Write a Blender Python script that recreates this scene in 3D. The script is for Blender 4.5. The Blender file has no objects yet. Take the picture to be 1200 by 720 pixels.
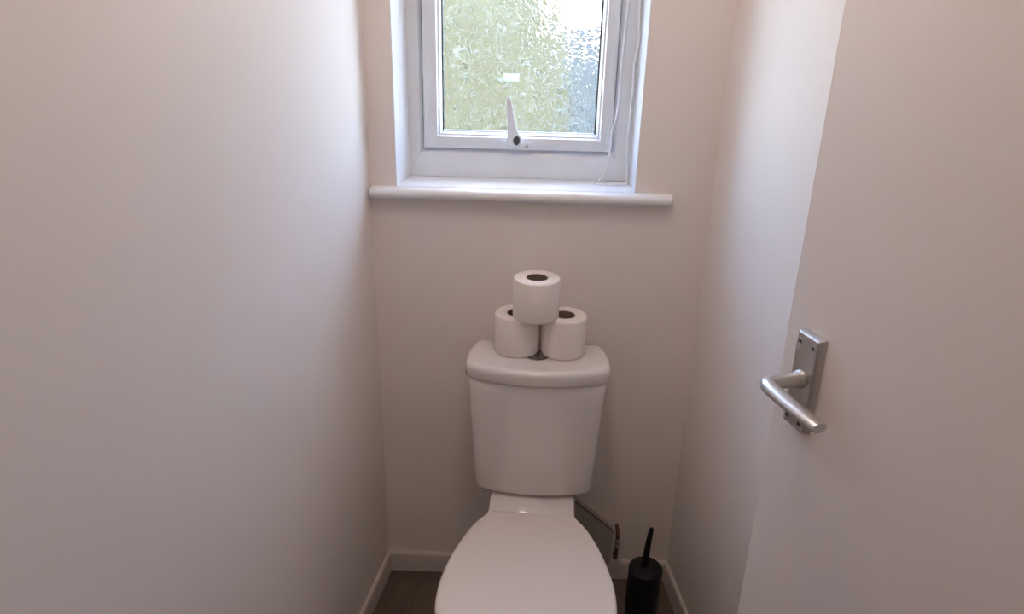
import bpy, bmesh, math, random
from mathutils import Vector, Matrix
PI = math.pi
random.seed(4)
scene = bpy.context.scene
C = scene.collection

# ------------------------------------------------------------------ materials
def new_mat(name):
    m = bpy.data.materials.new(name); m.use_nodes = True
    nt = m.node_tree
    return m, nt, nt.nodes['Principled BSDF']

def plain(name, col, rough=.5, metal=0., spec=.5, coat=0., bump=None, vary=None):
    """bump = (scale, strength, distance); vary = (scale, colour2, lo, hi)"""
    m, nt, b = new_mat(name)
    b.inputs['Base Color'].default_value = (*col, 1)
    b.inputs['Roughness'].default_value = rough
    b.inputs['Metallic'].default_value = metal
    b.inputs['Specular IOR Level'].default_value = spec
    b.inputs['Coat Weight'].default_value = coat
    b.inputs['Coat Roughness'].default_value = .08
    tc = nt.nodes.new('ShaderNodeTexCoord')
    if bump:
        n = nt.nodes.new('ShaderNodeTexNoise'); n.inputs['Scale'].default_value = bump[0]
        n.inputs['Detail'].default_value = 4
        nt.links.new(tc.outputs['Object'], n.inputs['Vector'])
        bp = nt.nodes.new('ShaderNodeBump'); bp.inputs['Strength'].default_value = bump[1]
        bp.inputs['Distance'].default_value = bump[2]
        nt.links.new(n.outputs['Fac'], bp.inputs['Height']); nt.links.new(bp.outputs[0], b.inputs['Normal'])
    if vary:
        n = nt.nodes.new('ShaderNodeTexNoise'); n.inputs['Scale'].default_value = vary[0]
        n.inputs['Detail'].default_value = 5
        nt.links.new(tc.outputs['Object'], n.inputs['Vector'])
        r = nt.nodes.new('ShaderNodeMapRange'); r.inputs[1].default_value = vary[2]; r.inputs[2].default_value = vary[3]
        nt.links.new(n.outputs['Fac'], r.inputs[0])
        mx = nt.nodes.new('ShaderNodeMix'); mx.data_type = 'RGBA'
        mx.inputs['A'].default_value = (*col, 1); mx.inputs['B'].default_value = (*vary[1], 1)
        nt.links.new(r.outputs[0], mx.inputs['Factor']); nt.links.new(mx.outputs['Result'], b.inputs['Base Color'])
    return m

WALL = plain('wall_paint', (.735, .678, .640), .55, spec=.35, bump=(45, .12, .002), vary=(1.8, (.75, .692, .655), .3, .7))
CEIL = plain('ceiling_paint', (.80, .76, .72), .8)
TRIM = plain('skirting_paint', (.57, .505, .475), .35, bump=(20, .05, .001))
REVEAL = plain('gloss_paint', (.76, .77, .795), .32, bump=(25, .06, .001))
UPVC = plain('white_upvc', (.725, .76, .80), .28, bump=(60, .02, .0004), vary=(9, (.67, .70, .735), .45, .8))
GASKET = plain('gasket_rubber', (.02, .022, .025), .6)
DOORP = plain('door_paint', (.70, .645, .605), .45, spec=.4, bump=(30, .08, .001), vary=(2.5, (.71, .65, .62), .3, .7))
CERAMIC = plain('white_ceramic', (.72, .68, .66), .12, coat=.6)
SEATP = plain('seat_plastic', (.72, .66, .615), .17, coat=.2)
CHROME = plain('polished_chrome', (.45, .46, .47), .10, 1.)
ALU = plain('satin_aluminium', (.56, .545, .53), .34, 1., bump=(300, .05, .0002))
SCREW = plain('screw_metal', (.42, .42, .41), .35, 1.)
DARK = plain('dark_recess', (.03, .03, .032), .6)
BLACKP = plain('black_plastic', (.006, .006, .008), .42, spec=.22)
PAPER = plain('toilet_paper', (.80, .735, .695), .95, spec=.1, bump=(170, .5, .0015))
CARD = plain('cardboard', (.20, .145, .125), .9, bump=(80, .2, .001))
BOARD = plain('grey_board', (.35, .325, .32), .6, bump=(25, .1, .001))
GAPSHADE = plain('painted_gap_shade', (.10, .075, .065), .8)  # shade colour for the gap along the board's top
COPPER = plain('tarnished_copper', (.20, .09, .055), .5, .6, vary=(60, (.09, .05, .04), .4, .6))
VALVE = plain('dull_nickel', (.42, .38, .34), .4, .8)
CORD = plain('white_cord', (.80, .82, .86), .6, bump=(900, .3, .0004))
STICK = plain('pale_sticker', (.80, .90, .78), .5)
_n = STICK.node_tree; _t = _n.nodes.new('ShaderNodeBsdfTranslucent'); _t.inputs['Color'].default_value = (.85, .95, .80, 1)
_m = _n.nodes.new('ShaderNodeMixShader'); _m.inputs[0].default_value = .55
_n.links.new(_n.nodes['Principled BSDF'].outputs[0], _m.inputs[1]); _n.links.new(_t.outputs[0], _m.inputs[2])
_n.links.new(_m.outputs[0], _n.nodes['Material Output'].inputs[0])
HALL = plain('hall_paint', (.72, .64, .56), .7)
HALLFL = plain('hall_carpet', (.30, .24, .20), .95, bump=(200, .4, .003))

def floor_mat():
    m, nt, b = new_mat('vinyl_floor')
    tc = nt.nodes.new('ShaderNodeTexCoord')
    br = nt.nodes.new('ShaderNodeTexBrick')
    br.offset = 0; br.inputs['Scale'].default_value = 1
    br.inputs['Brick Width'].default_value = .305; br.inputs['Row Height'].default_value = .305
    br.inputs['Mortar Size'].default_value = .0022
    br.inputs['Color1'].default_value = (.118, .088, .068, 1); br.inputs['Color2'].default_value = (.130, .098, .078, 1)
    br.inputs['Mortar'].default_value = (.085, .06, .047, 1)
    nt.links.new(tc.outputs['Object'], br.inputs['Vector'])
    n = nt.nodes.new('ShaderNodeTexNoise'); n.inputs['Scale'].default_value = 14; n.inputs['Detail'].default_value = 8
    nt.links.new(tc.outputs['Object'], n.inputs['Vector'])
    mx = nt.nodes.new('ShaderNodeMix'); mx.data_type = 'RGBA'; mx.blend_type = 'MULTIPLY'; mx.inputs['Factor'].default_value = .6
    cr = nt.nodes.new('ShaderNodeValToRGB')
    cr.color_ramp.elements[0].position = .3; cr.color_ramp.elements[0].color = (.6, .58, .55, 1)
    cr.color_ramp.elements[1].position = .7; cr.color_ramp.elements[1].color = (1.25, 1.2, 1.2, 1)
    nt.links.new(n.outputs['Fac'], cr.inputs[0])
    br.inputs['Mortar'].default_value = (.10, .075, .058, 1); nt.links.new(br.outputs['Color'], mx.inputs['A']); nt.links.new(cr.outputs[0], mx.inputs['B'])
    nt.links.new(mx.outputs['Result'], b.inputs['Base Color'])
    b.inputs['Roughness'].default_value = .45
    return m
FLOOR = floor_mat()

def glass_mat():
    """obscure textured glass: squiggly embossed ridges, relief shading also put into the colour, body of the glass scatters light"""
    m = bpy.data.materials.new('obscure_glass'); m.use_nodes = True
    nt = m.node_tree; nt.nodes.clear(); N = nt.nodes.new; L = nt.links.new
    out = N('ShaderNodeOutputMaterial'); tc = N('ShaderNodeTexCoord')
    def ridges(scale, dist, w, mid=.5):
        n = N('ShaderNodeTexNoise'); n.inputs['Scale'].default_value = scale
        n.inputs['Detail'].default_value = .2; n.inputs['Distortion'].default_value = dist
        L(tc.outputs['Object'], n.inputs['Vector'])
        s = N('ShaderNodeMath'); s.operation = 'SUBTRACT'; s.inputs[1].default_value = mid; L(n.outputs['Fac'], s.inputs[0])
        a = N('ShaderNodeMath'); a.operation = 'ABSOLUTE'; L(s.outputs[0], a.inputs[0])
        r = N('ShaderNodeMapRange'); r.interpolation_type = 'SMOOTHSTEP'
        r.inputs[1].default_value = 0; r.inputs[2].default_value = w; r.inputs[3].default_value = 1; r.inputs[4].default_value = 0
        L(a.outputs[0], r.inputs[0]); return r.outputs[0]
    r1 = ridges(44, 1.0, .045); r2 = ridges(64, .8, .030)
    mx = N('ShaderNodeMath'); mx.operation = 'MAXIMUM'; L(r1, mx.inputs[0]); L(r2, mx.inputs[1])
    bp = N('ShaderNodeBump'); bp.inputs['Strength'].default_value = .32; bp.inputs['Distance'].default_value = .0035
    L(mx.outputs[0], bp.inputs['Height'])
    rf = N('ShaderNodeBsdfRefraction'); rf.inputs['IOR'].default_value = 1.14; rf.inputs['Roughness'].default_value = .20
    rf.inputs['Color'].default_value = (.96, .98, .96, 1); L(bp.outputs[0], rf.inputs['Normal'])
    tl = N('ShaderNodeBsdfTranslucent'); tl.inputs['Color'].default_value = (.92, .96, .95, 1); bt = N('ShaderNodeBump'); bt.inputs['Strength'].default_value = 1.; bt.inputs['Distance'].default_value = .008
    L(mx.outputs[0], bt.inputs['Height']); L(bt.outputs[0], tl.inputs['Normal'])
    gl = N('ShaderNodeBsdfGlossy'); gl.inputs['Roughness'].default_value = .12; L(bp.outputs[0], gl.inputs['Normal'])
    m1 = N('ShaderNodeMixShader'); rg = N('ShaderNodeMath'); rg.operation = 'MULTIPLY_ADD'; rg.inputs[1].default_value = .05; rg.inputs[2].default_value = .004  # ridges mixed paler, putting the light side of the relief into the shader
    L(mx.outputs[0], rg.inputs[0]); L(rg.outputs[0], m1.inputs[0])
    relief_shade = N('ShaderNodeMix'); relief_shade.data_type = 'RGBA'; relief_shade.inputs['A'].default_value = (.97, .97, .95, 1); relief_shade.inputs['B'].default_value = (.68, .70, .66, 1)  # darker band beside each ridge puts relief shade into the glass colour
    L(ridges(44, 1.0, .034, .542), relief_shade.inputs['Factor']); L(relief_shade.outputs['Result'], rf.inputs['Color']); L(rf.outputs[0], m1.inputs[1]); L(tl.outputs[0], m1.inputs[2])
    m2 = N('ShaderNodeMixShader'); m2.inputs[0].default_value = .05; L(m1.outputs[0], m2.inputs[1]); L(gl.outputs[0], m2.inputs[2])
    L(m2.outputs[0], out.inputs[0])
    return m
GLASS = glass_mat()

# ------------------------------------------------------------------ helpers
def link(name, bm, mat, parent=None, smooth=True, angle=35, bevel=None, bseg=2, sub=0, kind=None, mats=None):
    bmesh.ops.recalc_face_normals(bm, faces=bm.faces)
    me = bpy.data.meshes.new(name); bm.to_mesh(me); bm.free()
    for mm in (mats or [mat]): me.materials.append(mm)
    o = bpy.data.objects.new(name, me); C.objects.link(o)
    if parent: o.parent = parent
    if kind: o['kind'] = kind
    if smooth:
        for p in me.polygons: p.use_smooth = True
        me.set_sharp_from_angle(angle=math.radians(angle))
    if bevel:
        md = o.modifiers.new('bevel', 'BEVEL'); md.width = bevel; md.segments = bseg; md.limit_method = 'ANGLE'
        md.angle_limit = math.radians(35); md.harden_normals = True
    if sub:
        md = o.modifiers.new('sub', 'SUBSURF'); md.levels = sub; md.render_levels = sub
    return o

def thing(name, label, cat, loc=(0, 0, 0), rz=0, group=None):
    o = bpy.data.objects.new(name, None); C.objects.link(o)
    o.empty_display_size = .05
    o.location = loc; o.rotation_euler = (0, 0, rz); o['label'] = label; o['category'] = cat
    if group: o['group'] = group
    return o

def prism(bm, pts, axis, a, b, mat_index=0):
    """extrude a polygon given in the other two axes along axis from a to b"""
    def mk(p, t):
        if axis == 'z': return (p[0], p[1], t)
        if axis == 'y': return (p[0], t, p[1])
        return (t, p[0], p[1])
    v0 = [bm.verts.new(mk(p, a)) for p in pts]; v1 = [bm.verts.new(mk(p, b)) for p in pts]
    n = len(pts); fs = [bm.faces.new(v0), bm.faces.new(v1)]
    for i in range(n): fs.append(bm.faces.new((v0[i], v0[(i+1) % n], v1[(i+1) % n], v1[i])))
    for f in fs: f.material_index = mat_index
    return fs

def box(bm, x0, x1, y0, y1, z0, z1):
    return prism(bm, [(x0, y0), (x1, y0), (x1, y1), (x0, y1)], 'z', z0, z1)

def loft(bm, rings, cap0=True, cap1=True):
    vs = [[bm.verts.new(p) for p in r] for r in rings]
    n = len(rings[0])
    for a, b in zip(vs[:-1], vs[1:]):
        for i in range(n): bm.faces.new((a[i], a[(i+1) % n], b[(i+1) % n], b[i]))
    if cap0: bm.faces.new(vs[0])
    if cap1: bm.faces.new(vs[-1])
    return vs

def lathe(bm, prof, seg=48, cx=0, cy=0, close=False, sx=1, sy=1):
    rings = []
    for r, z in prof:
        rings.append([(cx + sx*r*math.cos(2*PI*i/seg), cy + sy*r*math.sin(2*PI*i/seg), z) for i in range(seg)])
    if close: rings.append(rings[0])
    vs = [[bm.verts.new(p) for p in r] for r in (rings[:-1] if close else rings)]
    if close: vs.append(vs[0])
    for a, b in zip(vs[:-1], vs[1:]):
        for i in range(seg): bm.faces.new((a[i], a[(i+1) % seg], b[(i+1) % seg], b[i]))
    if not close:
        bm.faces.new(vs[0]); bm.faces.new(vs[-1])

def chaikin(pts, it=3):
    for _ in range(it):
        q = []
        n = len(pts)
        for i in range(n):
            a = Vector(pts[i]); b = Vector(pts[(i+1) % n])
            q += [tuple(a*.75+b*.25), tuple(a*.25+b*.75)]
        pts = q
    return pts

def catmull(pts, k=8):
    P = [Vector(p) for p in pts]; P = [P[0]*2-P[1]] + P + [P[-1]*2-P[-2]]
    out = []
    for i in range(1, len(P)-2):
        for j in range(k):
            t = j/k; a, b, c, d = P[i-1:i+3]
            out.append(.5*((2*b)+(c-a)*t+(2*a-5*b+4*c-d)*t*t+(3*b-a-3*c+d)*t**3))
    out.append(P[-2]); return out

def tube(bm, pts, rad, seg=10, ecc=1.0):
    pts = [Vector(p) for p in pts]
    if not isinstance(rad, (list, tuple)): rad = [rad]*len(pts)
    up = Vector((0, 0, 1)); rings = []; nprev = None
    for i, p in enumerate(pts):
        t = (pts[min(i+1, len(pts)-1)] - pts[max(i-1, 0)]).normalized()
        if nprev is None:
            n = t.cross(up)
            if n.length < .05: n = t.cross(Vector((0, 1, 0)))
            n.normalize()
        else:
            n = (nprev - t*nprev.dot(t)).normalized()
        nprev = n; b = t.cross(n)
        rings.append([p + n*math.cos(2*PI*k/seg)*rad[i]*ecc + b*math.sin(2*PI*k/seg)*rad[i] for k in range(seg)])
    loft(bm, rings)

# ------------------------------------------------------------------ room shell
CEILZ = 2.36
WX0, WX1 = -.402, .455          # back corners of the room
WZ0, WZ1 = 1.180, 2.12          # window opening
FY = -1.56                      # inner face of the wall that holds the doorway
LK = .12                        # how much the left wall spreads towards the door
RW = [(.455, 0), (.524, -.60), (.70, FY)]
def lx(y): return WX0 + LK*y

bm = bmesh.new()                # back wall, with a slightly splayed window reveal
prism(bm, [(-.62, .0), (-.338, .0), (-.324, .13), (-.324, .22), (-.62, .22)], 'z', 0, CEILZ)
prism(bm, [(.262, .0), (.66, .0), (.66, .22), (.260, .22), (.260, .13)], 'z', 0, CEILZ)
prism(bm, [(-.338, .0), (.262, .0), (.260, .13), (.260, .22), (-.324, .22), (-.324, .13)], 'z', 0, WZ0)
prism(bm, [(-.338, .0), (.262, .0), (.260, .13), (.260, .22), (-.324, .22), (-.324, .13)], 'z', WZ1, CEILZ)
wall_back = link('wall_back', bm, WALL, smooth=False, kind='structure')
bm = bmesh.new()                # white painted lining of the reveal
prism(bm, [(-.3383, -.0006), (-.336, -.0008), (-.322, .1298), (-.324, .1298)], 'z', 1.206, WZ1)
prism(bm, [(.2623, -.0006), (.260, -.0008), (.258, .1298), (.260, .1298)], 'z', 1.206, WZ1)
prism(bm, [(-.338, .0), (.262, .0), (.260, .1298), (-.324, .1298)], 'z', WZ1-.003, WZ1)
link('trim_1', bm, REVEAL, smooth=False, kind='structure')

bm = bmesh.new()
prism(bm, [(WX0, 0), (lx(FY), FY), (lx(FY)-.1, FY), (WX0-.1, 0)], 'z', 0, CEILZ)
link('wall_left', bm, WALL, smooth=False, kind='structure')
bm = bmesh.new()
v = RW + [(.80, FY), (.60, 0)]
prism(bm, v, 'z', 0, CEILZ)
link('wall_right', bm, WALL, smooth=False, kind='structure')
DX0, DX1, DZ = -.24, .668, 2.03
bm = bmesh.new()
box(bm, lx(FY)-.1, DX0-.025, FY-.1, FY, 0, CEILZ)
box(bm, DX1+.025, .82, FY-.1, FY, 0, CEILZ)
box(bm, DX0-.025, DX1+.025, FY-.1, FY, DZ+.02, CEILZ)
link('wall_front', bm, WALL, smooth=False, kind='structure')
bm = bmesh.new()
box(bm, DX0-.025, DX0, FY-.1, FY, 0, DZ); box(bm, DX1, DX1+.025, FY-.1, FY, 0, DZ)
box(bm, DX0-.025, DX1+.025, FY-.1, FY, DZ, DZ+.02)
link('trim_2', bm, TRIM, kind='structure', bevel=.002)

bm = bmesh.new(); box(bm, -.72, .86, FY-.1, .1, -.05, 0)
link('floor', bm, FLOOR, smooth=False, kind='structure')
bm = bmesh.new(); box(bm, -.72, .86, FY-.1, .22, CEILZ, CEILZ+.06)
link('ceiling', bm, CEIL, smooth=False, kind='structure')

# the landing outside the doorway, where the photographer stands
bm = bmesh.new(); box(bm, -1.3, 1.5, -3.4, FY-.1, -.05, 0)
link('floor', bm, HALLFL, smooth=False, kind='structure')
bm = bmesh.new(); box(bm, -1.3, 1.5, -3.4, FY-.1, CEILZ, CEILZ+.06)
link('ceiling', bm, CEIL, smooth=False, kind='structure')
bm = bmesh.new()
box(bm, -1.4, -1.3, -3.4, FY-.1, 0, CEILZ); box(bm, 1.5, 1.6, -3.4, FY-.1, 0, CEILZ)
box(bm, -1.4, 1.6, -3.5, -3.4, 0, CEILZ)
box(bm, -1.4, lx(FY)-.1, FY-.1, FY, 0, CEILZ); box(bm, .82, 1.6, FY-.1, FY, 0, CEILZ)
link('wall_landing', bm, HALL, smooth=False, kind='structure')

# skirting boards: rounded-top section swept along each wall
def skirting(name, a, b, nrm, h=.068, t=.011):
    d = Vector((b[0]-a[0], b[1]-a[1])); n = Vector(nrm).normalized()
    prof = [(0, 0), (t, 0), (t, h-.014), (t*.93, h-.007), (t*.72, h-.002), (t*.4, h), (0, h)]
    bm = bmesh.new(); rings = []
    for p in (a, b):
        rings.append([(p[0]+n.x*q, p[1]+n.y*q, z) for q, z in prof])
    loft(bm, rings)
    return link(name, bm, TRIM, kind='structure', angle=50)
skirting('baseboard_back', (WX0, 0), (WX1, 0), (0, -1), t=.013)
skirting('baseboard_left', (WX0, -.0), (lx(FY), FY), (1, LK))
skirting('baseboard_right', RW[0], RW[1], (-1, -.115))
skirting('baseboard_right', RW[1], RW[2], (-.96, -.176))

# window sill with rounded nose and horns past the reveal
def sill():
    bm = bmesh.new()
    zt, zb, y0 = 1.206, 1.178, -.036
    prof = [(.02, zb), (y0+.012, zb), (y0+.004, zb+.004), (y0, zb+.0105), (y0, zb+.0175), (y0+.003, zt-.004), (y0+.011, zt), (.02, zt)]
    xs = [(-.4015, .62), (-.400, .86), (-.397, 1.), (.346, 1.), (.350, .9), (.352, .6)]
    ym, zm = -.01, (zt+zb)/2
    rings = []
    for x, s in xs:
        rings.append([(x, (y if y > 0 else ym+(y-ym)*(1 if s == 1 else (.75+.25*s))), zm+(z-zm)*(1 if s == 1 else s)) for y, z in prof])
    # nose runs in front of the wall; only its front half sticks out
    rings = [[(x, min(y, -.0), z) for x, y, z in r] for r in rings]
    loft(bm, rings)
    prism(bm, [(-.338, -.004), (.262, -.004), (.260, .132), (-.324, .132)], 'z', zb+.003, zt)
    return link('trim_3', bm, REVEAL, kind='structure', angle=40)
SILL = sill()

# ------------------------------------------------------------------ window
win = bpy.data.objects.new('window_1', None); C.objects.link(win); win.location = (-.03, .13, 1.206)
win['kind'] = 'structure'
def wlink(name, bm, mat, parent=None, **k):
    o = link(name, bm, mat, **k); o.parent = parent or win
    o.matrix_parent_inverse = Matrix.Identity(4)
    if parent is None: o.location = (.03, -.13, -1.206)
    return o

def ring4(bm, x0, x1, z0, z1, w, prof):
    """mitred rectangular frame; prof = [(s, y)] with s 0..1 from outer to inner edge, closed section.
    w = widths (left, right, bottom, top)"""
    wl, wr, wb, wt = w
    secs = []
    for corner in range(4):
        r = []
        for s, y in prof:
            xx = {0: x0+wl*s, 3: x0+wl*s, 1: x1-wr*s, 2: x1-wr*s}[corner]
            zz = {0: z0+wb*s, 1: z0+wb*s, 2: z1-wt*s, 3: z1-wt*s}[corner]
            r.append((xx, y, zz))
        secs.append(r)
    n = len(prof)
    for c in range(4):
        a = [bm.verts.new(p) for p in secs[c]]; b = [bm.verts.new(p) for p in secs[(c+1) % 4]]
        for i in range(n):
            bm.faces.new((a[i], a[(i+1) % n], b[(i+1) % n], b[i]))
        bm.faces.new(a); bm.faces.new(b)

bm = bmesh.new()   # fixed outer frame
ring4(bm, -.3235, .2595, 1.2062, WZ1-.001, (.0375, .0495, .075, .06),
      [(0, .195), (0, .131), (.04, .129), (.62, .129), (.80, .1315), (.93, .138), (1, .145), (1, .195)])
frame = wlink('window_frame', bm, UPVC, angle=25)
bm = bmesh.new()   # dark gasket between frame and sash
ring4(bm, -.287, .211, 1.280, 2.061, (.012, .012, .012, .012), [(0, .180), (0, .146), (1, .146), (1, .180)])
wlink('gasket', bm, GASKET, smooth=False)
bm = bmesh.new()   # opening sash
ring4(bm, -.2835, .2075, 1.2835, 2.058, (.040, .034, .034, .04),
      [(0, .18), (0, .127), (.05, .1235), (.12, .1225), (.80, .1225), (.88, .1235), (.94, .128), (1, .131), (1, .18)])
sash = wlink('sash', bm, UPVC, angle=25)
bm = bmesh.new()   # glazing bead
ring4(bm, -.2437, .1737, 1.3173, 2.0182, (.0085, .0085, .0085, .009),
      [(0, .16), (0, .1305), (.25, .1305), (1, .1405), (1, .16)])
wlink('glazing_bead', bm, UPVC, angle=20)
bm = bmesh.new()
ring4(bm, -.2355, .1655, 1.3255, 2.0095, (.0028, .0030, .0012, .002), [(0, .16), (0, .1400), (1, .1412), (1, .16)])
wlink('gasket', bm, GASKET, smooth=False)
bm = bmesh.new(); box(bm, -.2335, .1635, .150, .1535, 1.3265, 2.0085)
pane = wlink('pane', bm, GLASS, smooth=False)
bm = bmesh.new(); box(bm, -.0775, -.0385, .1492, .1502, 1.4535, 1.4725)
stk = link('sticker', bm, STICK, smooth=False); stk.parent = pane
stk['label'] = 'pale green rectangular sticker'

# cockspur handle on the sash's bottom rail
def fastener():
    bm = bmesh.new()     # mounting plate with rounded top and screw ear
    pts = chaikin([(-.067, 1.2838), (-.034, 1.2838), (-.034, 1.312), (-.046, 1.322), (-.060, 1.318), (-.067, 1.300)], 2)
    prism(bm, pts, 'y', .117, .1226)
    pts = chaikin([(-.040, 1.2838), (-.000, 1.2838), (.003, 1.290), (.003, 1.2985), (-.002, 1.304), (-.040, 1.304)], 2)
    prism(bm, pts, 'y', .1185, .1226)
    h = wlink('window_handle', bm, UPVC, bevel=.001)
    bm = bmesh.new()     # blade
    z = [1.290, 1.300, 1.312, 1.322, 1.335, 1.360, 1.390, 1.412, 1.419]
    xl = [-.0645, -.0650, -.0650, -.0645, -.0645, -.0655, -.0670, -.0685, -.0670]
    xr = [-.0310, -.0275, -.0270, -.0300, -.0380, -.0450, -.0505, -.0560, -.0600]
    yc = [.112, .110, .108, .106, .103, .099, .096, .095, .0955]
    th = [.005, .006, .0065, .006, .005, .0042, .0038, .0034, .0025]
    rings = []
    for zz, a, b, y, t in zip(z, xl, xr, yc, th):
        cx, hw = (a+b)/2, (b-a)/2
        rings.append([(cx+hw*math.copysign(abs(math.cos(q))**.6, math.cos(q)), y+t*math.copysign(abs(math.sin(q))**.7, math.sin(q)), zz)
                      for q in [2*PI*i/20 for i in range(20)]])
    loft(bm, rings)
    bl = link('handle_lever', bm, UPVC, angle=60); bl.parent = h
    bm = bmesh.new()
    lathe(bm, [(.0085, -.003), (.0085, .001), (.0074, .0022), (.004, .0028)], 28, sx=1, sy=1.42)
    bt = link('lock_button', bm, DARK); bt.parent = h
    bt.location = (-.0400, .1020, 1.3110); bt.rotation_euler = (PI/2, 0, 0); bt['label'] = 'dark oval lock button'
    for (x, zz, y) in ((-.0135, 1.2935, .1182),):
        bm = bmesh.new(); lathe(bm, [(.0040, -.001), (.0040, .0006), (.0025, .0012)], 16)
        s = link('screw', bm, SCREW); s.parent = h; s.location = (x, y, zz); s.rotation_euler = (PI/2, 0, 0)
    return h
fastener()
bm = bmesh.new(); lathe(bm, [(.0038, -.001), (.0038, .001), (.0022, .0018)], 16)
s = link('screw', bm, SCREW); s.parent = win; s.location = (.2515+.03, .1285-.13, 1.505-1.206); s.rotation_euler = (PI/2, 0, 0)

# looped cord hanging down the right of the window, bottom lying on the sill
def cord():
    A = [(.232, .10, 2.085), (.229, .105, 1.90), (.2235, .105, 1.70), (.2212, .105, 1.6518), (.2156, .105, 1.5165), (.2139, .105, 1.3951), (.2049, .105, 1.3427),
         (.2025, .105, 1.2829), (.192, .103, 1.235), (.1775, .098, 1.212), (.1735, .089, 1.2082), (.185, .078, 1.2080), (.208, .074, 1.2080),
         (.232, .077, 1.2080), (.248, .086, 1.2085), (.2525, .097, 1.214), (.2505, .104, 1.235), (.247, .106, 1.285), (.2465, .106, 1.3374), (.2475, .106, 1.3886), (.2492, .106, 1.45), (.2475, .106, 1.504), (.2535, .106, 1.545),
         (.2545, .106, 1.5659), (.2505, .106, 1.61), (.2477, .105, 1.6524), (.248, .105, 1.75), (.247, .105, 1.90), (.246, .10, 2.085)]
    bm = bmesh.new(); tube(bm, catmull(A, 6), .0023, 8)
    t = thing('blind_cord', 'thin white looped blind cord hanging down the right side of the window onto the sill', 'cord', (.24, .09, 1.207))
    o = link('cord', bm, CORD, angle=80); o.parent = t; o.location = (-.24, -.09, -1.207)
    bm = bmesh.new(); box(bm, .225, .253, .088, .112, 2.082, 2.1175)
    o = link('cord_bracket', bm, UPVC, bevel=.002); o.parent = t; o.location = (-.24, -.09, -1.207)
cord()

# ------------------------------------------------------------------ toilet
def outline(bw, mw, yb, ym, yf, ycorner):
    """D shaped plan: flat back, sides swelling to mw, bowed front"""
    h = []
    h += [(bw*.0, yb), (bw*.55, yb), (bw*.93, yb), (bw*1.0, yb-.010)]
    h += [((bw+mw)/2+.002, (yb+ym)/2), (mw, ym), (mw, (ym+ycorner)/2-.004), (mw*.985, ycorner-.006)]
    k = (yf-ycorner+.022)
    for f in (.90, .78, .62, .44, .22): h.append((mw*f, yf-k*(f/.90)**2.2))
    h.append((0, yf))
    left = [(-x, y) for x, y in reversed(h[1:-1])]
    return chaikin(h+left, 2)
def seat_outline(s=1.0, cyy=-.50, extra=0., back=-.276):
    ctrl = [(.1095, back), (.113, -.286), (.144, -.337), (.174, -.421), (.191, -.500), (.196, -.567), (.190, -.625), (.167, -.690), (.122, -.735), (.062, -.757), (0, -.762)]
    c = catmull([(x, y, 0) for x, y in ctrl], 5)
    r = [(p.x, p.y) for p in c]
    left = [(-x, y) for x, y in reversed(r[:-1])]
    pts = r + left
    out = []
    for x, y in pts:
        out.append(((x*s)+(math.copysign(extra, x) if abs(x) > 1e-6 else 0), cyy+(y-cyy)*s))
    return out

def shrink(pts, d):
    n = len(pts); out = []
    for i in range(n):
        a = Vector(pts[i-1]); b = Vector(pts[(i+1) % n]); t = (b-a)
        if t.length < 1e-9: out.append(pts[i]); continue
        t.normalize(); nn = Vector((-t.y, t.x))
        out.append((pts[i][0]+nn.x*d, pts[i][1]+nn.y*d))
    return out

def inset_dir(pts):
    # sign so that positive d moves inwards
    area = sum(pts[i][0]*pts[(i+1) % len(pts)][1]-pts[(i+1) % len(pts)][0]*pts[i][1] for i in range(len(pts)))
    return 1 if area > 0 else -1

def slab(bm, pts, z0, z1, r=.006, rb=.002, dome=0., steps=5):
    sg = inset_dir(pts); rings = []
    for k in range(3):
        a = k/2*PI/2; rings.append([(x, y, z0+rb*(1-math.sin(a))*1) for x, y in shrink(pts, sg*rb*(1-math.sin(a)))][:]) if False else None
    rings.append([(x, y, z0) for x, y in shrink(pts, sg*rb)])
    rings.append([(x, y, z0+rb) for x, y in pts])
    for k in range(steps+1):
        a = k/steps*PI/2
        rings.append([(x, y, z1-r+r*math.sin(a)) for x, y in shrink(pts, sg*r*(1-math.cos(a)))])
    base = rings[-1]
    cx = sum(p[0] for p in base)/len(base); cy = sum(p[1] for p in base)/len(base)
    for q in (.9, .75, .5, .25, .1):
        rings.append([(cx+(x-cx)*q, cy+(y-cy)*q, z1+dome*(1-q*q)) for x, y, z in base])
    vs = loft(bm, rings, cap1=False)
    c = bm.verts.new((cx, cy, z1+dome)); n = len(pts)
    for i in range(n): bm.faces.new((vs[-1][i], vs[-1][(i+1) % n], c))

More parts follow.
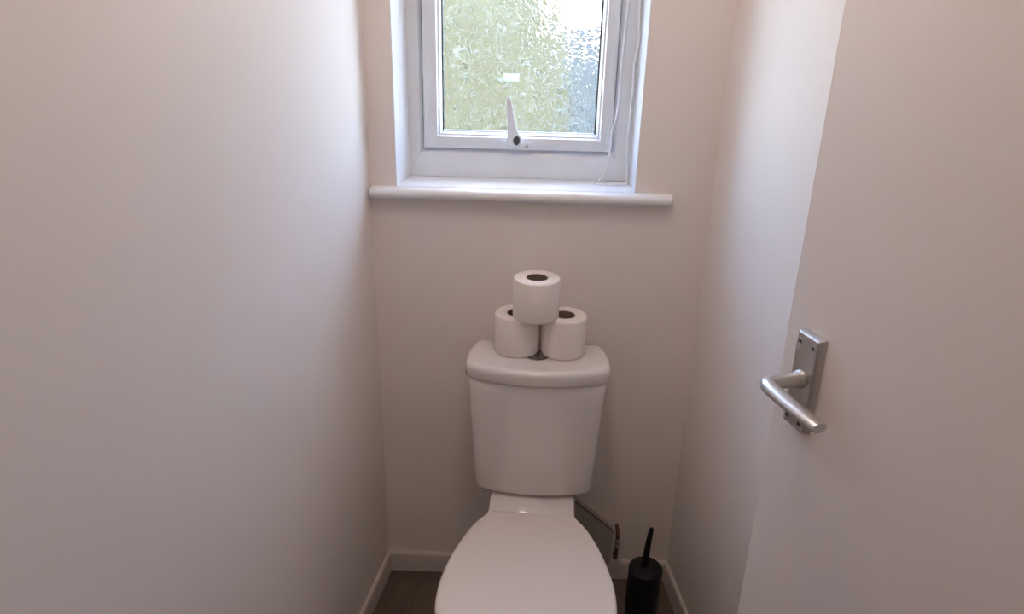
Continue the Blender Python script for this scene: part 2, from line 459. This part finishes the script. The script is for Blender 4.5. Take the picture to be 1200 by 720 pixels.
def toilet():
    t = thing('toilet', 'white close-coupled toilet with lid down, standing against the back wall below the window', 'toilet', (.037, -.001, 0), math.radians(-1.8))
    # pan and pedestal, one ceramic piece
    bm = bmesh.new()
    lv = [(0, .62, -.36), (.02, .60, -.36), (.12, .56, -.37), (.20, .62, -.40), (.28, .80, -.45), (.34, .92, -.49), (.385, .965, -.50), (.398, .95, -.50), (.402, .90, -.50)]
    rings = []
    for z, s, cy in lv:
        o = seat_outline(1.0)
        rings.append([(x*s, cy+(y+.50)*s, z) for x, y in o])
    loft(bm, rings)
    # rear of the pan, carrying the cistern
    def rr(hw, y0, y1, z, r=.012):
        return [(x, y, z) for x, y in chaikin([(hw, y0), (hw, y1), (-hw, y1), (-hw, y0)][::-1] if False else
                [(-hw, y0), (-hw+r, y0), (hw-r, y0), (hw, y0), (hw, y0+r), (hw, y1-r), (hw, y1), (hw-r, y1), (-hw+r, y1), (-hw, y1), (-hw, y1-r), (-hw, y0+r)], 2)]
    loft(bm, [rr(.085, -.42, -.06, 0), rr(.080, -.40, -.06, .10), rr(.084, -.38, -.05, .22), rr(.104, -.36, -.03, .32), rr(.1125, -.345, -.022, .37), rr(.1135, -.335, -.02, .408), rr(.110, -.33, -.023, .4165)])
    link('pan', bm, CERAMIC, t, angle=60)
    # cistern body
    bm = bmesh.new()
    def ct(z):
        f = (z-.425)/(.757-.425)
        return outline(.146+.018*f, .1585+.0205*f, -.020, -.10, -.194-.009*f, -.150-.006*f)
    rings = []
    zs = [.425+i*(.752-.425)/12 for i in range(13)]
    b0 = ct(.425); sg = inset_dir(b0)
    for k in range(6):
        a = k/5*PI/2; r = .010
        rings.append([(x, y, .425+r-r*math.sin(PI/2-a)*1.0) for x, y in shrink(b0, sg*r*(1-math.sin(a)))])
    for z in zs[1:]: rings.append([(x, y, z) for x, y in ct(z)])
    tp = ct(.757)
    rings.append([(x, y, .7565) for x, y in shrink(tp, sg*.003)])
    loft(bm, rings)
    link('cistern', bm, CERAMIC, t, angle=60)
    # cistern lid
    bm = bmesh.new()
    lo = outline(.169, .1845, -.016, -.105, -.212, -.156)
    bm2 = shrink(lo, inset_dir(lo)*.013)
    loft(bm, [[(x, y, .7560) for x, y in bm2], [(x, y, .7605) for x, y in bm2]])
    slab(bm, lo, .7600, .8000, r=.0135, rb=.003)
    lid = link('cistern_lid', bm, CERAMIC, t, angle=60)
    # dual flush button
    bm = bmesh.new()
    lathe(bm, [(.031, -.002), (.031, .0012), (.0295, .002), (.0275, .002), (.027, .0012), (.001, .0012)], 40)
    b = link('flush_button', bm, CHROME); b.parent = lid; b.location = (-.002, -.110, .8); b['label'] = 'chrome dual flush button'
    for sgn in (-1, 1):
        bm = bmesh.new()
        pts = [(sgn*(.0015 if i in (0, 12) else .0015), 0) for i in (0,)]
        pts = [(sgn*(.0012+.0245*math.sin(PI*i/16)), .0255*math.cos(PI*i/16)) for i in range(17)]
        prism(bm, pts, 'z', .0008, .0032)
        h = link('button_half', bm, CHROME, bevel=.0006); h.parent = b
    # seat ring
    bm = bmesh.new()
    o = seat_outline(.985, extra=0, back=-.279); sg = inset_dir(o)
    inner = seat_outline(.60, cyy=-.53, back=-.279)
    vs = []
    zz = [(.4035, .003), (.406, 0), (.419, 0), (.4215, .003)]
    outr = [[bm.verts.new((x, y, z)) for x, y in shrink(o, sg*d)] for z, d in zz]
    innr = [[bm.verts.new((x, y, z)) for x, y in inner] for z, d in zz]
    n = len(o)
    loopset = outr + innr[::-1] + [outr[0]]
    for a, b2 in zip(loopset[:-1], loopset[1:]):
        for i in range(n): bm.faces.new((a[i], a[(i+1) % n], b2[(i+1) % n], b2[i]))
    link('seat', bm, SEATP, t, angle=60)
    # seat lid
    bm = bmesh.new()
    slab(bm, seat_outline(1.0), .4225, .4400, r=.009, rb=.002, dome=.0025)
    link('seat_lid', bm, SEATP, t, angle=60)
    for sgn in (-1, 1):
        bm = bmesh.new()
        tube(bm, [(sgn*.050, -.272, .4215), (sgn*.092, -.272, .4215)], .0068, 16)
        link('hinge', bm, SEATP, t)
    return t
toilet()

# ------------------------------------------------------------------ toilet rolls
def roll_mesh():
    bm = bmesh.new()
    R, r, h = .0576, .0265, .105
    prof = [(r, .003), (r+.003, 0), (R-.005, 0), (R-.0018, .0012), (R, .005), (R+.0002, h*.5), (R, h-.005), (R-.0016, h-.0012), (R-.005, h), (R-.012, h+.0004), (r+.010, h+.0003), (r+.003, h), (r, h-.003)]
    lathe(bm, prof, 72, close=True)
    for v in bm.verts:       # slight squashing, and the loose end of the outer sheet as a small step
        a = math.atan2(v.co.y, v.co.x); rr = math.hypot(v.co.x, v.co.y)
        k = 1+.006*math.sin(2*a+.6)+.004*math.sin(3*a)
        if rr > .05: k += .006*((a+PI)/(2*PI))
        v.co.x *= k; v.co.y *= k
    return bm
def make_roll(label, loc, rz):
    t = thing('toilet_roll', label, 'toilet roll', loc, rz, 'toilet rolls stacked on the cistern lid')
    link('paper', roll_mesh(), PAPER, t, angle=50)
    bm = bmesh.new()
    lathe(bm, [(.0264, .0012), (.0264, .1038), (.0252, .1038), (.0252, .0012)], 48, close=True)
    o = link('cardboard_core', bm, CARD, t); o['label'] = 'brown cardboard core'
    return t
r0 = make_roll('white toilet roll standing alone on top of the other two rolls', (.0235, -.1050, .9065), 2.4)
def copy_roll(label, loc, rz):
    r = r0.copy(); C.objects.link(r); r.location = loc; r.rotation_euler = (0, 0, rz); r['label'] = label
    for ch in list(r0.children):
        c = ch.copy(); C.objects.link(c); c.parent = r
    return r
copy_roll('white toilet roll on the cistern lid, lower left under the top roll', (-.0225, -.0790, .8010), .4)
copy_roll('white toilet roll on the cistern lid, lower right under the top roll', (.0975, -.0835, .8010), 1.3)

# ------------------------------------------------------------------ brush, board, pipe
def brush():
    t = thing('toilet_brush', 'black toilet brush in a black cylindrical holder, standing on the floor right of the toilet', 'toilet brush', (.328, -.300, 0))
    bm = bmesh.new()
    lathe(bm, [(.0415, 0), (.0430, .003), (.0432, .05), (.0432, .285), (.0428, .290), (.0405, .290), (.0400, .283), (.0400, .012)], 48)
    link('holder', bm, BLACKP, t)
    bm = bmesh.new()
    lathe(bm, [(.0400, .2880), (.0436, .2885), (.0440, .2910), (.0430, .2965), (.0390, .3000), (.020, .3020), (.012, .3045), (.0095, .308)], 48)
    link('holder_lid', bm, BLACKP, t)
    bm = bmesh.new()
    p = [(-.004, -.002, .300), (-.0035, -.002, .318), (-.002, 0, .345), (0, .002, .375), (.003, .004, .402), (.0042, .0045, .415), (.0044, .0046, .4185)]
    tube(bm, p, [.0098, .0092, .0082, .0074, .0066, .0058, .0035], 20)
    link('handle', bm, BLACKP, t)
brush()

def board():
    bm = bmesh.new()
    outl = [(.157, .0685), (.2765, .0685), (.2795, .1915), (.157, .295)]
    prism(bm, outl, 'y', -.030, -.0005)
    t = link('boxing_board', bm, BOARD, smooth=False, bevel=.0012)
    t['label'] = 'dull grey board with sloping top and a painted shadow gap along it, behind the toilet on its right'; t['category'] = 'board'
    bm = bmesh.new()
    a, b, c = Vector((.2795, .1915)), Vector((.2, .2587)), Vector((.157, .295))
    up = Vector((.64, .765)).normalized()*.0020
    prism(bm, [tuple(a), tuple(a+up), tuple(c+up), tuple(c)], 'y', -.0315, -.0240)  # dark strip stands in for the shadow gap above the board
    e = link('gap_shade_strip', bm, GAPSHADE, t, smooth=False, bevel=.0008); e['label'] = 'dark strip painted in for the shadow gap'
board()

def pipe():
    t = thing('water_pipe', 'short brown wall pipe with small valve beside the grey board behind the toilet', 'pipe', (.2925, -.034, 0))
    bm = bmesh.new()
    pts = catmull([(0, .034, .088), (0, .022, .088), (0, .010, .090), (0, .002, .098), (0, 0, .112), (0, 0, .168), (0, .002, .182), (0, .010, .190), (0, .022, .192), (0, .034, .192)], 5)
    tube(bm, pts, .0055, 14)
    link('pipe', bm, COPPER, t, angle=80)
    bm = bmesh.new()
    lathe(bm, [(.0055, .138), (.0088, .139), (.0088, .147), (.0068, .149), (.0068, .158), (.0088, .160), (.0088, .168), (.0055, .169)], 6)
    v = link('valve', bm, VALVE, t, angle=20); v['label'] = 'dull metal isolating valve'
pipe()

# ------------------------------------------------------------------ door, opened into the room on the right
ANG = math.radians(74)
door = bpy.data.objects.new('door_1', None); C.objects.link(door)
door.location = (.417, -.72, 0)
# local +x runs from the free edge to the hinges, local -y faces the camera side
door.rotation_euler = (0, 0, -ANG)
door['kind'] = 'structure'
LEAF = .858
bm = bmesh.new(); box(bm, 0, LEAF, 0, .036, .008, 1.985)
link('door_leaf', bm, DOORP, door, bevel=.0025, smooth=False)
for z in (.25, 1.72):
    bm = bmesh.new(); tube(bm, [(LEAF+.004, -.004, z-.04), (LEAF+.004, -.004, z+.04)], .005, 12)
    link('hinge', bm, ALU, door)
bm = bmesh.new(); box(bm, -.0006, .002, .010, .028, 1.05, 1.15)
link('latch_plate', bm, SCREW, door, smooth=False)
def lever():
    # back plate: dished casting, wider at the door than at its face
    x0, x1, z0, z1 = .0480, .0950, 1.0165, 1.1690
    def rr(g, y, r=.0045):
        a, b, c, d = x0-g, x1+g, z0-g, z1+g
        pts = [(a, c), (a+r, c), (b-r, c), (b, c), (b, c+r), (b, d-r), (b, d), (b-r, d), (a+r, d), (a, d), (a, d-r), (a, c+r)]
        return [(x, y, z) for x, z in chaikin(pts, 2)]
    bm = bmesh.new()
    loft(bm, [rr(.0035, 0), rr(.0030, -.003), rr(.0012, -.0125), rr(.0002, -.0138), rr(-.0012, -.0142)])
    p = link('handle_plate', bm, ALU, door, angle=40); p['label'] = 'satin aluminium lever plate'
    for sx in (.0560, .0865):
        for sz in (1.1555, 1.0275):
            bm = bmesh.new(); lathe(bm, [(.0050, -.0008), (.0050, .0005), (.0043, .0008), (.0036, .0004), (.0030, .0002)], 20)
            s = link('screw', bm, SCREW, p); s.location = (sx, -.0144, sz); s.rotation_euler = (PI/2, 0, 0)
            bm = bmesh.new(); lathe(bm, [(.0030, .0), (.0030, .0005), (.0012, .0006)], 16)
            q = link('screw', bm, DARK, p); q.location = (sx, -.0144, sz); q.rotation_euler = (PI/2, 0, 0); q['label'] = 'dark screw socket'
    bm = bmesh.new()
    cz = 1.098; cx = .0715
    lathe(bm, [(.0150, 0), (.0140, .007), (.0130, .0095), (.0118, .0098)], 28)
    c = link('rose', bm, ALU, p); c.location = (cx, -.0135, cz); c.rotation_euler = (PI/2, 0, 0)
    bm = bmesh.new()   # lever: neck out of the plate, tight bend, flattened grip along the door
    path = [(cx, -.020, cz), (cx, -.040, cz), (cx, -.056, cz), (cx+.0005, -.066, cz), (cx+.004, -.0735, cz), (cx+.011, -.0765, cz), (cx+.026, -.077, cz-.0005), (cx+.060, -.0768, cz-.001), (cx+.095, -.0760, cz-.0015), (cx+.129, -.0750, cz-.0015), (cx+.1325, -.0748, cz-.0015)]
    rad = [.0122, .0120, .0117, .0114, .0110, .0106, .0100, .0094, .0088, .0082, .0074]
    ecc = [1, 1, 1.0, 1.02, 1.08, 1.18, 1.32, 1.45, 1.52, 1.55, 1.52]
    pts = [Vector(q) for q in path]; rings = []
    for i, q in enumerate(pts):
        tg = (pts[min(i+1, len(pts)-1)]-pts[max(i-1, 0)]).normalized()
        zax = Vector((0, 0, 1)); zax = (zax-tg*zax.dot(tg)).normalized(); s = tg.cross(zax)
        rings.append([q + s*math.cos(2*PI*k/28)*rad[i]*ecc[i] + zax*math.sin(2*PI*k/28)*rad[i] for k in range(28)])
    loft(bm, rings)
    l = link('door_handle', bm, ALU, door, angle=60); l['label'] = 'satin aluminium lever handle'
lever()

# ------------------------------------------------------------------ outside: garden seen blurred through the obscure glass
def leafmat(name, c1, c2):
    m, nt, b = new_mat(name)
    tc = nt.nodes.new('ShaderNodeTexCoord'); n = nt.nodes.new('ShaderNodeTexNoise'); n.inputs['Scale'].default_value = 3.; n.inputs['Detail'].default_value = 6
    nt.links.new(tc.outputs['Object'], n.inputs['Vector'])
    mx = nt.nodes.new('ShaderNodeMix'); mx.data_type = 'RGBA'; mx.inputs['A'].default_value = (*c1, 1); mx.inputs['B'].default_value = (*c2, 1)
    nt.links.new(n.outputs['Fac'], mx.inputs['Factor']); nt.links.new(mx.outputs['Result'], b.inputs['Base Color'])
    b.inputs['Roughness'].default_value = .8
    return m
LEAF_Y = leafmat('hedge_leaves', (.062, .047, .014), (.084, .065, .022))
PAVE = plain('garden_paving', (.08, .074, .064), .9)
FENCE = plain('fence_paint', (.085, .078, .066), .7)
bm = bmesh.new(); box(bm, -6, 6, .24, 14, -.35, -.30)
o = link('ground', bm, PAVE, smooth=False, kind='structure')
def hedge(loc, size, seed, label):
    bm = bmesh.new()
    bmesh.ops.create_icosphere(bm, subdivisions=5, radius=1)
    rnd = random.Random(seed)
    ph = [(rnd.uniform(2, 9), Vector((rnd.uniform(-1, 1), rnd.uniform(-1, 1), rnd.uniform(-1, 1))).normalized(), rnd.uniform(0, 6)) for _ in range(24)]
    for v in bm.verts:
        c = v.co.copy()
        k = 1+sum(math.sin(f*2*c.dot(d)+p) for f, d, p in ph)*.010
        v.co = Vector((math.copysign(abs(c.x)**.7, c.x)*size[0], math.copysign(abs(c.y)**.8, c.y)*size[1], math.copysign(abs(c.z)**.7, c.z)*size[2]))*k
    o = link('bush', bm, LEAF_Y, angle=80)
    o.location = (loc[0], loc[1], size[2]*.96-.3)
    o['label'] = label; o['category'] = 'bush'
hedge((-1.25, 3.6, 0), (1.5, .8, 1.55), 2, 'yellow green bush outside, blurred through the left of the obscure glass')
bm = bmesh.new(); box(bm, -5, 6, 9, 9.1, -.3, 1.62)
o = link('wall_garden', bm, FENCE, smooth=False, kind='structure')
hedge((2.35, 4.6, 0), (1.5, .8, 1.5), 5, 'bush added outside, unseen beyond the right edge of the obscure glass, blocking sky light')  # unseen bush, added to hold back sky light on the right

# ------------------------------------------------------------------ light
w = bpy.data.worlds.new('sky'); scene.world = w; w.use_nodes = True
nt = w.node_tree; bg = nt.nodes['Background']
sky = nt.nodes.new('ShaderNodeTexSky'); sky.sky_type = 'NISHITA'; sky.sun_disc = False
sky.sun_elevation = math.radians(60); sky.sun_rotation = math.radians(20); sky.air_density = 1.0; sky.dust_density = .7; sky.ozone_density = 1.8
nt.links.new(sky.outputs[0], bg.inputs['Color']); bg.inputs['Strength'].default_value = 5.4

sun = bpy.data.lights.new('sun', 'SUN'); sun.energy = 1.0; sun.angle = math.radians(3); sun.color = (1, .95, .85)
so = bpy.data.objects.new('sun', sun); C.objects.link(so); so.rotation_euler = (math.radians(48), 0, math.radians(-35))
lamp = bpy.data.lights.new('landing_lamp', 'POINT'); lamp.shadow_soft_size = .08; lamp.energy = 4.5; lamp.color = (1, .78, .58)
lo = bpy.data.objects.new('landing_lamp', lamp); C.objects.link(lo); lo.location = (-.1, -2.5, 2.1)
bulb = bpy.data.lights.new('ceiling_lamp', 'POINT'); bulb.shadow_soft_size = .09; bulb.energy = 7.5; bulb.color = (1, .88, .815)
bo = bpy.data.objects.new('ceiling_lamp', bulb); C.objects.link(bo); bo.location = (0, -.72, 2.20)

# ------------------------------------------------------------------ camera
cam = bpy.data.cameras.new('camera'); cam.lens = 850/1200*36; cam.sensor_width = 36; cam.clip_start = .02
co = bpy.data.objects.new('camera', cam); C.objects.link(co)
X = Vector((.9992777, .0306260, .0224954)); Y = -Vector((.0321761, -.3669934, -.9296669)); Z = -Vector((-.0202163, .9297193, -.3677138))
M = Matrix((X, Y, Z)).transposed().to_4x4(); M.translation = Vector((0, -1.8, 1.6)); co.matrix_world = M
scene.camera = co

vs = scene.view_settings
vs.view_transform = 'Standard'; vs.look = 'None'; vs.exposure = 0.06; vs.gamma = 1.0; vs.use_curve_mapping = False
scene.cycles.use_denoising = True
scene.cycles.max_bounces = 16; scene.cycles.diffuse_bounces = 10; scene.cycles.transmission_bounces = 12
